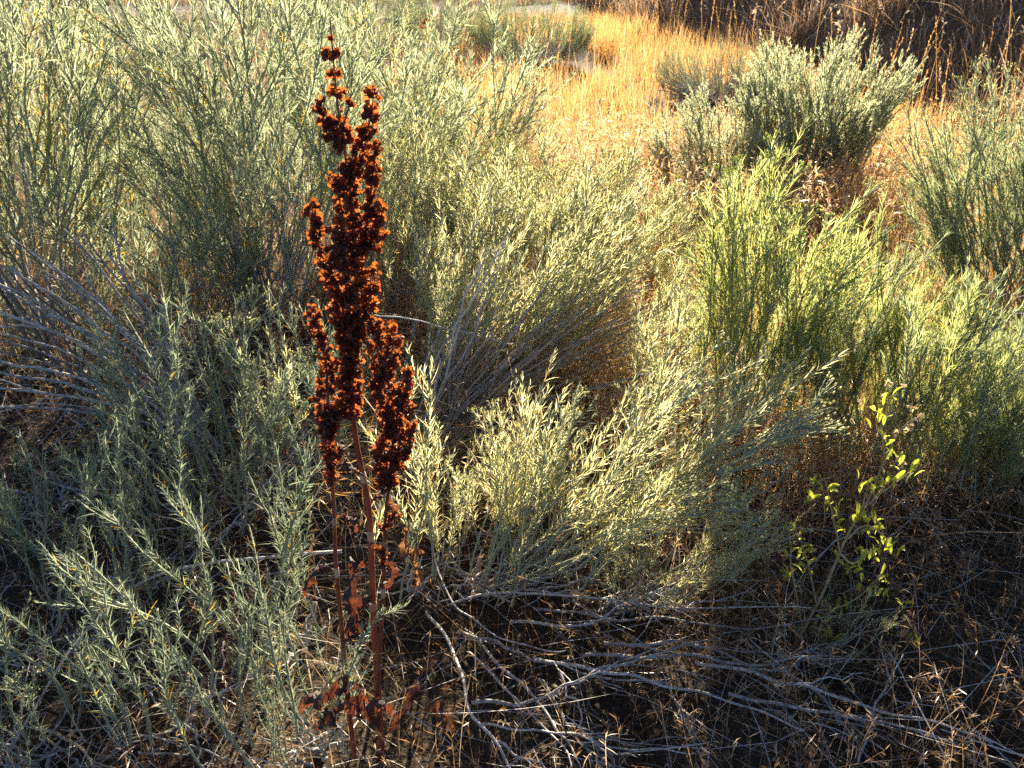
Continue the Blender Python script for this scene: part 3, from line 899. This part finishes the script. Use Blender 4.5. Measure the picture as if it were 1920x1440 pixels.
# main stalk and its racemes
seed_stalk([(716, 1410), (706, 1250), (700, 1150), (697, 1060), (692, 960), (680, 890), (668, 830), (662, 770), (660, 700), (666, 610), (668, 520), (664, 430), (655, 340), (645, 275), (637, 230), (630, 165), (624, 100), (619, 35)],
           .0068, .0008, [(.46, .60, .016, .019), (.60, .80, .016, .012), (.84, .85, .014, .014), (.862, .875, .016, .016), (.899, .907, .0175, .0165), (.927, .931, .0145, .014), (.953, .956, .012, .012), (.975, .976, .004, .004)], 0, 0, 1, nodes=(.20, .295, .375))
R_ = [
    ([(662, 330), (668, 290), (685, 255), (696, 215), (701, 165)], .002, [(.05, .55, .014, .012), (.55, 1, .012, .007)], .005, -.01),
    ([(680, 480), (688, 420), (697, 350), (703, 300), (708, 262)], .002, [(0.05, .7, .011, .0115), (.7, 1, .011, .007)], .01, .015),
    ([(672, 520), (688, 480), (705, 450), (714, 415), (716, 382)], .0018, [(.45, 1, .011, .009)], .01, .02),
    ([(640, 268), (622, 255), (608, 225), (598, 188)], .0016, [(.05, .6, .014, .010), (.65, 1, .009, .006)], -.01, -.02),
    ([(640, 245), (650, 215), (657, 180), (661, 130)], .0012, [(.0, .15, .012, .01), (.45, .5, .006, .006)], .0, .01),
    ([(655, 640), (640, 570), (620, 520), (600, 470), (590, 420), (584, 382)], .002, [(.0, .6, .014, .012), (.6, 1, .011, .008)], -.01, -.03),
    ([(655, 560), (640, 500), (634, 450), (636, 405)], .0018, [(.0, 1, .014, .010)], -.02, -.03),
    ([(650, 470), (640, 410), (636, 360), (634, 300)], .0016, [(.0, .8, .010, .008)], .01, .02),
    ([(668, 640), (690, 575), (700, 530), (690, 500)], .002, [(.0, 1, .016, .012)], .015, .02),
    ([(662, 700), (650, 650), (640, 610), (628, 570)], .002, [(.0, 1, .015, .012)], -.015, -.03),
    ([(664, 800), (655, 760), (650, 720), (645, 670)], .002, [(.2, 1, .012, .013)], -.015, -.02),
    ([(652, 400), (643, 370), (632, 345), (622, 332)], .0014, [(.5, 1, .009, .006)], -.01, -.02),
]
for i, (pts, r0, wh, d0, d1) in enumerate(R_):
    seed_stalk(pts, r0, .0007, wh, d0, d1, 20 + i)
# left stalk
seed_stalk([(665, 1420), (650, 1290), (640, 1170), (630, 1060), (626, 965), (622, 880), (616, 790), (614, 720), (610, 670), (598, 620), (580, 572)],
           .0052, .001, [(.615, .67, .008, .010), (.67, .77, .012, .013), (.81, .93, .015, .011), (.93, 1, .009, .007)], -.03, -.04, 2, nodes=(.41, .52))
seed_stalk([(618, 820), (608, 780), (600, 750), (598, 730)], .0015, .0007, [(.1, 1, .012, .008)], -.035, -.045, 60)
seed_stalk([(618, 810), (628, 780), (634, 760), (632, 745)], .0015, .0007, [(.1, 1, .010, .007)], -.035, -.03, 61)
# right stalk
seed_stalk([(705, 1330), (712, 1220), (718, 1120), (721, 1030), (724, 960), (730, 910), (735, 860), (737, 800), (732, 740), (722, 690), (712, 640), (706, 600)],
           .0046, .0012, [(.575, .72, .013, .019), (.72, .86, .019, .017), (.86, 1, .016, .012)], -.02, -.03, 3, nodes=(.30, .42))
for i, (pts, r0, wh, d0, d1) in enumerate([
    ([(738, 880), (755, 850), (768, 820), (776, 788)], .0018, [(.1, 1, .014, .009)], -.03, -.04),
    ([(737, 800), (752, 760), (762, 720), (766, 692)], .0018, [(.0, .6, .017, .013), (.6, 1, .011, .008)], -.03, -.04),
    ([(733, 790), (716, 750), (708, 710), (710, 685)], .0018, [(.0, 1, .014, .011)], -.03, -.02),
    ([(722, 700), (735, 660), (736, 625), (728, 612)], .0018, [(.0, 1, .016, .011)], -.04, -.05),
    ([(730, 915), (718, 890), (708, 860), (712, 830)], .0018, [(.1, 1, .014, .012)], -.03, -.04),
    ([(722, 1060), (716, 1035), (706, 1030), (698, 1022)], .001, [(.0, 1, .006, .005)], -.03, -.04),
    ([(724, 985), (732, 975), (738, 968), (742, 962)], .001, [(.0, 1, .007, .006)], -.03, -.03),
]):
    seed_stalk(pts, r0, .0008, wh, d0, d1, 80 + i)

def dleaf(pts, w, seed, dy=0, alt=0.0, **kw):
    mb = MB()
    dried_leaf(mb, [dp(x, y, dy + d) for (x, y, d) in pts], w, seed, alt=alt, **kw)
    return link('dried_leaf', mb.mesh('dried_leaf', M['rustleaf']), dock)
dleaf([(628, 1068, 0), (600, 1062, -.02), (578, 1085, -.03), (572, 1110, -.02), (590, 1125, 0), (606, 1118, .01)], .007, 1, -.03)
dleaf([(628, 968, 0), (650, 968, -.01), (668, 980, -.02), (672, 996, -.01), (655, 1000, .0)], .006, 2, -.03, .1)
dleaf([(655, 822, 0), (636, 832, -.01), (642, 860, -.02), (665, 880, -.03), (700, 900, -.03)], .007, 3, -.02, .1)
dleaf([(690, 942, 0), (712, 926, -.02), (735, 935, -.03), (736, 965, -.02), (728, 990, 0)], .007, 4, -.0, .2)
dleaf([(692, 1066, 0), (670, 1055, -.02), (655, 1080, -.03), (660, 1130, -.03), (672, 1175, -.02), (668, 1200, -.02)], .012, 5, -.01)
dleaf([(700, 1130, 0), (686, 1120, -.03), (676, 1150, -.04), (690, 1190, -.03)], .010, 6, 0)
dleaf([(718, 1060, 0), (732, 1062, -.02), (730, 1090, -.02), (722, 1110, -.01)], .008, 7, -.02)
dleaf([(640, 1220, 0), (656, 1180, -.03), (668, 1150, -.03)], .006, 8, -.03)
dleaf([(700, 1330, 0), (660, 1290, -.03), (615, 1300, -.04), (575, 1320, -.03), (560, 1345, 0)], .014, 9, -.02)
dleaf([(700, 1350, 0), (650, 1330, -.04), (610, 1350, -.06), (590, 1370, -.05)], .016, 10, -.02)
dleaf([(720, 1380, 0), (760, 1330, .02), (785, 1270, .05), (820, 1225, .08)], .008, 11)
dleaf([(712, 1370, 0), (690, 1340, -.05), (720, 1320, -.07), (735, 1350, -.05)], .010, 12)
for (pts, w, sd, lab, alt) in (
    ([(768, 985, 0), (762, 1010, 0), (772, 1040, 0), (778, 1075, .0), (776, 1110, .02)], .013, 13, 'curled tan dead leaf hanging right of the rust stalks', .7),
    ([(840, 1285, 0), (832, 1320, -.01), (834, 1360, -.01), (838, 1400, .0)], .017, 14, 'brown translucent dead leaf standing in the dark at bottom centre', .3)):
    mb = MB()
    Y0 = 1.55 if sd == 13 else 1.26
    pp = [P(x, y, Y0 + d) for (x, y, d) in pts]
    o0 = pp[-1].copy()
    dried_leaf(mb, [q - o0 for q in pp], w, sd, alt=alt)
    o = link('dead_leaf', mb.mesh('dead_leaf', M['rustleaf']))
    o.location = o0
    tag(o, lab, 'dead leaf')
# small far dock
b = G(800, 330)
fd = thing('dock_plant', b, 'small dark dead dock far back among the pale shrubs', 'dead plant')
mb = MB()
e = P(797, 40, b.y) - b
c = crom([Vector((0, 0, -.02)), e * .5 + Vector((.02, 0, 0)), e], 6)
tube(mb, c, np.linspace(.005, .001, len(c)), 5)
st = link('seed_stalk', mb.mesh('seed_stalk', M['ruststem']), fd)
for k in range(16):
    o = link('seed_whorl', rnd.choice(WH[2]), st)
    i = len(c) - 1 - int(k * .35)
    o.matrix_basis = Matrix.Translation(Vector(c[i]) + Vector((rnd.gauss(0, .012), rnd.gauss(0, .012), rnd.gauss(0, .02)))) @ Matrix.Scale(rnd.uniform(.7, 1.2), 4)

# ------------------------------------------------------------------ bright green clover plant
CY = 1.56
cl_base = G(1476, 1235)
clover = thing('clover_plant', cl_base, 'bright green leafy clover with dry flower tips leaning right over the dark straw', 'plant')

def cp(px, py, d=0.0):
    y = cl_base.y + .17 * (1235 - py) / 500 + d
    return P(px, py, y) - cl_base

def cstem(pts, r0, r1, d0=0, d1=0, name='stem'):
    n = len(pts)
    c = crom([cp(x, y, d0 + (d1 - d0) * i / (n - 1)) for i, (x, y) in enumerate(pts)], 6)
    c = wob(c, .0012, rnd)
    mb = MB()
    tube(mb, c, np.linspace(r0, r1, len(c)), 6)
    return link(name, mb.mesh(name, M['cloverstem']), clover)
cstem([(1476, 1240), (1510, 1175), (1545, 1105), (1575, 1035), (1600, 985), (1630, 930), (1655, 870), (1675, 830), (1700, 795), (1727, 780)], .0042, .0010)
for pts, d1 in (
    ([(1575, 1035), (1568, 1000), (1560, 960), (1548, 900)], -.03),
    ([(1630, 945), (1650, 925), (1680, 905), (1705, 885)], .02),
    ([(1615, 958), (1622, 930), (1628, 905)], -.02),
    ([(1590, 1010), (1620, 985), (1650, 1000), (1668, 1035)], -.02),
    ([(1575, 1038), (1600, 1055), (1625, 1038), (1640, 1030)], -.02),
    ([(1525, 1145), (1570, 1140), (1610, 1118), (1635, 1095), (1648, 1078)], -.02),
    ([(1520, 1240), (1560, 1215), (1610, 1190), (1660, 1172), (1690, 1145), (1700, 1130)], -.04),
    ([(1600, 1275), (1650, 1250), (1688, 1225), (1712, 1195)], -.05),
    ([(1660, 870), (1655, 820), (1652, 780), (1668, 725)], .03),
    ([(1530, 1130), (1518, 1070), (1505, 1020), (1500, 985)], -.03),
    ([(1505, 1180), (1488, 1090), (1482, 1030), (1480, 980)], -.03),
    ([(1665, 850), (1680, 820), (1682, 808)], .01)):
    cstem(pts, .0022, .0009, 0, d1, 'branch')

def leaflet_mesh(seed):
    r = random.Random(seed)
    mb = MB()
    rows = [(0, .12), (.25, .75), (.55, 1.0), (.8, .85), (1, .3)]
    V, F = [], []
    for t, w in rows:
        z = t
        x = .16 * w
        y = .10 * math.sin(t * 3) * r.uniform(.5, 1.5)
        V += [(-x, y + .07 * w, z), (0, y, z), (x, y + .07 * w, z)]
    for k in range(4):
        F += [[3 * k, 3 * k + 1, 3 * k + 4, 3 * k + 3], [3 * k + 1, 3 * k + 2, 3 * k + 5, 3 * k + 4]]
    mb.add(V, [F], 0, np.tile([[r.random(), 0, 0, 1]], (len(V), 1)))
    return mb.mesh('leaf', M['clover'])
LF = [leaflet_mesh(600 + i) for i in range(6)]
spots = [(1542, 902), (1552, 917), (1550, 935), (1565, 958), (1569, 987), (1480, 987), (1502, 987), (1521, 933), (1507, 1033), (1484, 1033), (1513, 1052), (1521, 1073), (1484, 1081), (1615, 912), (1630, 908), (1667, 900), (1682, 900), (1707, 883), (1617, 971), (1634, 971), (1644, 985), (1652, 1000), (1660, 1015), (1667, 1033), (1623, 1037), (1586, 1054), (1612, 1045), (1596, 1066), (1630, 1100), (1644, 1110), (1609, 1112), (1586, 1129), (1565, 1140), (1552, 1148), (1540, 1187), (1565, 1185), (1690, 1142), (1698, 1133), (1665, 1175), (1688, 1223), (1711, 1200), (1652, 1246), (1669, 1240), (1640, 1246), (1673, 842), (1660, 821), (1652, 787), (1650, 772), (1668, 738), (1640, 1030), (1680, 860), (1600, 970), (1655, 905), (1648, 1085), (1620, 985)]
for i, (x, y) in enumerate(spots):
    p = cp(x, y + 8, rnd.uniform(-.03, .02))
    for k in range(rnd.choice((3, 4, 4))):
        o = link('leaf', rnd.choice(LF), clover)
        d = Vector((rnd.gauss(0, .7), rnd.gauss(0, .7), 1.0))
        s = rnd.uniform(.022, .036)
        o.matrix_basis = Matrix.Translation(p + Vector((rnd.gauss(0, .008), rnd.gauss(0, .010), rnd.gauss(0, .009)))) @ orient(d, rnd.uniform(-.9, .9)) @ Matrix.Scale(s, 4)

def floret_mesh(seed, n=16, R=.006):
    r = random.Random(seed)
    mb = MB()
    base = np.array([[r.gauss(0, .4) * R, r.gauss(0, .4) * R, r.uniform(0, 1.2) * R] for _ in range(n)])
    d = norm(np.array([[r.gauss(0, 1), r.gauss(0, 1), r.gauss(.2, .7)] for _ in range(n)]))
    blades(mb, base, d, d * 0 + np.array([[0, 0, -.3]]), R * 1.3, R * .5, 0, 2)
    return mb.mesh('dry_flower', M['chaff'])
FL = [floret_mesh(700 + i) for i in range(4)]
for (x, y) in [(1667, 719), (1694, 725), (1707, 767), (1727, 781), (1722, 790), (1707, 800), (1700, 808), (1680, 810), (1684, 865), (1690, 870), (1602, 987), (1597, 975), (1660, 745), (1648, 1082), (1675, 1165), (1700, 1160), (1706, 1175), (1695, 1185), (1685, 1190), (1705, 1150), (1690, 1175), (1525, 1035), (1530, 1050)]:
    o = link('dry_flower', rnd.choice(FL), clover)
    o.matrix_basis = Matrix.Translation(cp(x, y, rnd.uniform(-.02, .02))) @ orient((rnd.gauss(0, .5), rnd.gauss(0, .5), 1), rnd.uniform(0, 6)) @ Matrix.Scale(rnd.uniform(.8, 1.3), 4)

# ------------------------------------------------------------------ grass and litter
def scatter(n, x0, x1, y0, y1, keep=None):
    x = rng.uniform(x0, x1, n)
    y = rng.uniform(y0, y1, n)
    lim = 0.75 * np.sqrt(y * y + CAM_H ** 2) + 0.5          # only where the place can be seen
    m = np.abs(x) < lim
    if keep is not None:
        m &= keep(x, y)
    x, y = x[m], y[m]
    return np.stack([x, y, top_np(x, y)], -1)

def rand_dirs(n, tilt, lean=(0, 0)):
    ph = rng.uniform(0, 2 * np.pi, n)
    th = np.abs(rng.normal(0, tilt, n))
    return norm(np.stack([np.sin(th) * np.cos(ph) + lean[0], np.sin(th) * np.sin(ph) + lean[1], np.cos(th)], -1))

def tints(n, alt=0.2):
    t = np.zeros((n, 4))
    t[:, 0] = rng.random(n)
    t[:, 1] = (rng.random(n) < alt) * rng.uniform(.4, 1, n)
    t[:, 3] = 1
    return t

def litter(n, area, L, W, mat, name, keep=None, z=.04, alt=.25):
    b = scatter(n, *area, keep)
    k = len(b)
    d = rand_dirs(k, 1.0)
    d[:, 2] = rng.normal(0, .25, k)
    d = norm(d)
    b[:, 2] += np.minimum(rng.exponential(z, k), 2 * z)
    d[:, 2] = np.clip(d[:, 2], -.3, .3)
    bend = rng.normal(0, .35, (k, 3))
    bend[:, 2] = -np.abs(bend[:, 2]) * .4
    mb = MB()
    blades(mb, b, d, bend, rng.uniform(*L, k), rng.uniform(*W, k), 0, 4, tint=tints(k, alt))
    return link(name, mb.mesh(name, mat), kind='stuff')

litter(12000, (-1.8, 2.3, .7, 3.2), (.05, .2), (.0012, .003), M['straw'], 'straw_litter', z=.02)
litter(14000, (-3.5, 4.2, 3.0, 7), (.08, .28), (.002, .005), M['straw'], 'straw_litter', z=.05)
litter(2600, (-1.8, 2.3, .8, 3.2), (.15, .5), (.0012, .0026), M['greybark'], 'twig_litter', z=.05)

def seeded_grass(n, area, H, name, mat, keep=None, headn=7, W=.0012, droop=.6, tilt=.3, hw=.0022, hl=.022, alt=.25):
    """thin dry stalks that nod over, with hanging spikelets"""
    b = scatter(n, *area, keep)
    k = len(b)
    d = rand_dirs(k, tilt)
    L = rng.uniform(*H, k)
    hd = rng.normal(size=(k, 3))
    hd[:, 2] = -np.abs(rng.normal(.6, .4, k))
    bend = hd * droop * rng.uniform(.2, 1, k)[:, None] * .5
    mb = MB()
    tt = tints(k, alt)
    blades(mb, b, d, bend, L, W, 0, 5, tint=tt)
    for j in range(headn):
        t = rng.uniform(.62, 1.0, k)[:, None]
        p = b + L[:, None] * (d * t + bend * t * t)
        tan = norm(d + 2 * bend * t)
        sd = norm(tan * .7 + rng.normal(0, .45, (k, 3)) + np.array([[0, 0, -.35 * droop]]))
        blades(mb, p, sd, rng.normal(0, .1, (k, 3)) + np.array([[0, 0, -.25 * droop]]), hl * rng.uniform(.6, 1.3, k), hw, 0, 2, tint=tt, prof=(.3, 1, 0))
    return link(name, mb.mesh(name, mat), kind='stuff')

seeded_grass(2000, (.35, 2.2, .75, 2.4), (.10, .28), 'cheat_grass', M['straw'])
seeded_grass(900, (-1.6, .5, .8, 2.2), (.12, .3), 'cheat_grass', M['straw'])
seeded_grass(2600, (.1, 2.6, 2.4, 4.6), (.15, .42), 'cheat_grass', M['gold'], hw=.003, W=.0018, alt=.5)
seeded_grass(2200, (-2.8, .1, 2.4, 4.6), (.15, .4), 'cheat_grass', M['straw'], hw=.003, W=.0018)
# bright nodding grass in the sun behind the centre shrubs
seeded_grass(4200, (-.2, 1.7, 3.9, 5.6), (.25, .55), 'sunlit_grass', M['gold'], hw=.006, hl=.035, W=.0022, alt=.75, headn=9)
seeded_grass(1600, (1.6, 3.4, 4.0, 6.2), (.2, .5), 'sunlit_grass', M['gold'], hw=.006, hl=.035, W=.0022, alt=.6, headn=8)

def stand(n, area, H, W, name, mat, keep=None, tilt=.22, droop=.25, alt=.15, clump=0):
    b = scatter(n, *area, keep)
    if clump:
        c = scatter(max(3, len(b) // clump), *area, keep)
        b = c[rng.integers(0, len(c), len(b))] + rng.normal(0, .09, (len(b), 3)) * np.array([1, 1, 0])
        b[:, 2] = top_np(b[:, 0], b[:, 1])
    k = len(b)
    d = rand_dirs(k, tilt)
    hd = rng.normal(size=(k, 3))
    hd[:, 2] = -np.abs(hd[:, 2])
    mb = MB()
    blades(mb, b, d, hd * droop * rng.random(k)[:, None], rng.uniform(*H, k), rng.uniform(.6, 1.2, k) * W, 0, 4, tint=tints(k, alt))
    return link(name, mb.mesh(name, mat), kind='stuff')

def far_clear(x, y):
    return ((x - 0.25) ** 2 + (y - 9.6) ** 2 > .8) & ((x - 1.81) ** 2 + (y - 7.2) ** 2 > .8)
def off_bank(m):
    return lambda x, y: bank_np(x, y) < m
def on_bank(m):
    return lambda x, y: bank_np(x, y) > m
stand(34000, (-.6, 5.5, 5.2, 12.5), (.2, .45), .0045, 'golden_grass', M['gold'], lambda x, y: (bank_np(x, y) < 0) & far_clear(x, y), clump=22)
stand(7000, (-.6, 3.5, 12.5, 14.6), (.1, .22), .0045, 'golden_grass', M['gold'], off_bank(0), clump=22)
stand(22000, (-14, 5, 16.6, 23), (.3, .7), .008, 'dry_grass', M['brush'], clump=25)
stand(5000, (.3, 2.6, 3.0, 5.2), (.12, .4), .003, 'golden_grass', M['gold'], clump=15)
stand(5000, (-3.5, .3, 3.0, 5.2), (.12, .35), .003, 'dry_grass', M['brush'], clump=15, tilt=.5)
stand(14000, (-9, -.2, 5, 14.6), (.2, .4), .0045, 'dry_grass', M['brush'], clump=15, tilt=.4)
stand(5000, (.7, 2.6, 1.9, 3.6), (.10, .36), .0022, 'golden_grass', M['gold'], clump=12, alt=.3)
stand(75000, (1, 9, 4.5, 17), (.15, .42), .006, 'hill_grass', M['brush'], on_bank(-.02), clump=28, alt=.25, tilt=.45, droop=.5)
seeded_grass(2600, (2, 12, 5, 18), (.3, .6), 'pale_hill_grass', M['brush'], on_bank(.1), hw=.014, hl=.05, W=.003, alt=1.0, headn=8)
seeded_grass(1500, (-.5, 1.3, 1.8, 3.8), (.15, .42), 'sunlit_grass', M['gold'], hw=.0032, W=.0018, alt=.4, droop=.8)
litter(6000, (-.6, 1.3, 1.9, 3.6), (.08, .25), (.0016, .003), M['gold'], 'straw_litter', z=.10, alt=.4)
# upright seed stalks of a coarse bunch grass, before the bank and along the golden field
def spikes(n, area, H, keep=None):
    b = scatter(n, *area, keep)
    k = len(b)
    d = rand_dirs(k, .14)
    L = rng.uniform(*H, k)
    bend = rng.normal(0, .06, (k, 3))
    mb = MB()
    tt = tints(k, .2)
    blades(mb, b, d, bend, L, .003, 0, 4, tint=tt)
    for j in range(16):
        t = np.full((k, 1), .72 + .27 * j / 16)
        p = b + L[:, None] * (d * t + bend * t * t)
        sd = norm(d + rng.normal(0, .4, (k, 3)))
        blades(mb, p, sd, np.zeros((k, 3)), .022, .005, 0, 2, tint=tt, prof=(.5, 1, 0))
    return link('tall_seed_grass', mb.mesh('tall_seed_grass', M['gold']), kind='stuff')
spikes(60, (2.2, 4.4, 5.0, 7.2), (.55, .95), off_bank(.3))
spikes(70, (-.2, 3.4, 7.5, 12.5), (.5, .9), off_bank(.3))
print('sprigs', N_SPRIG, 'objects', len(bpy.data.objects))
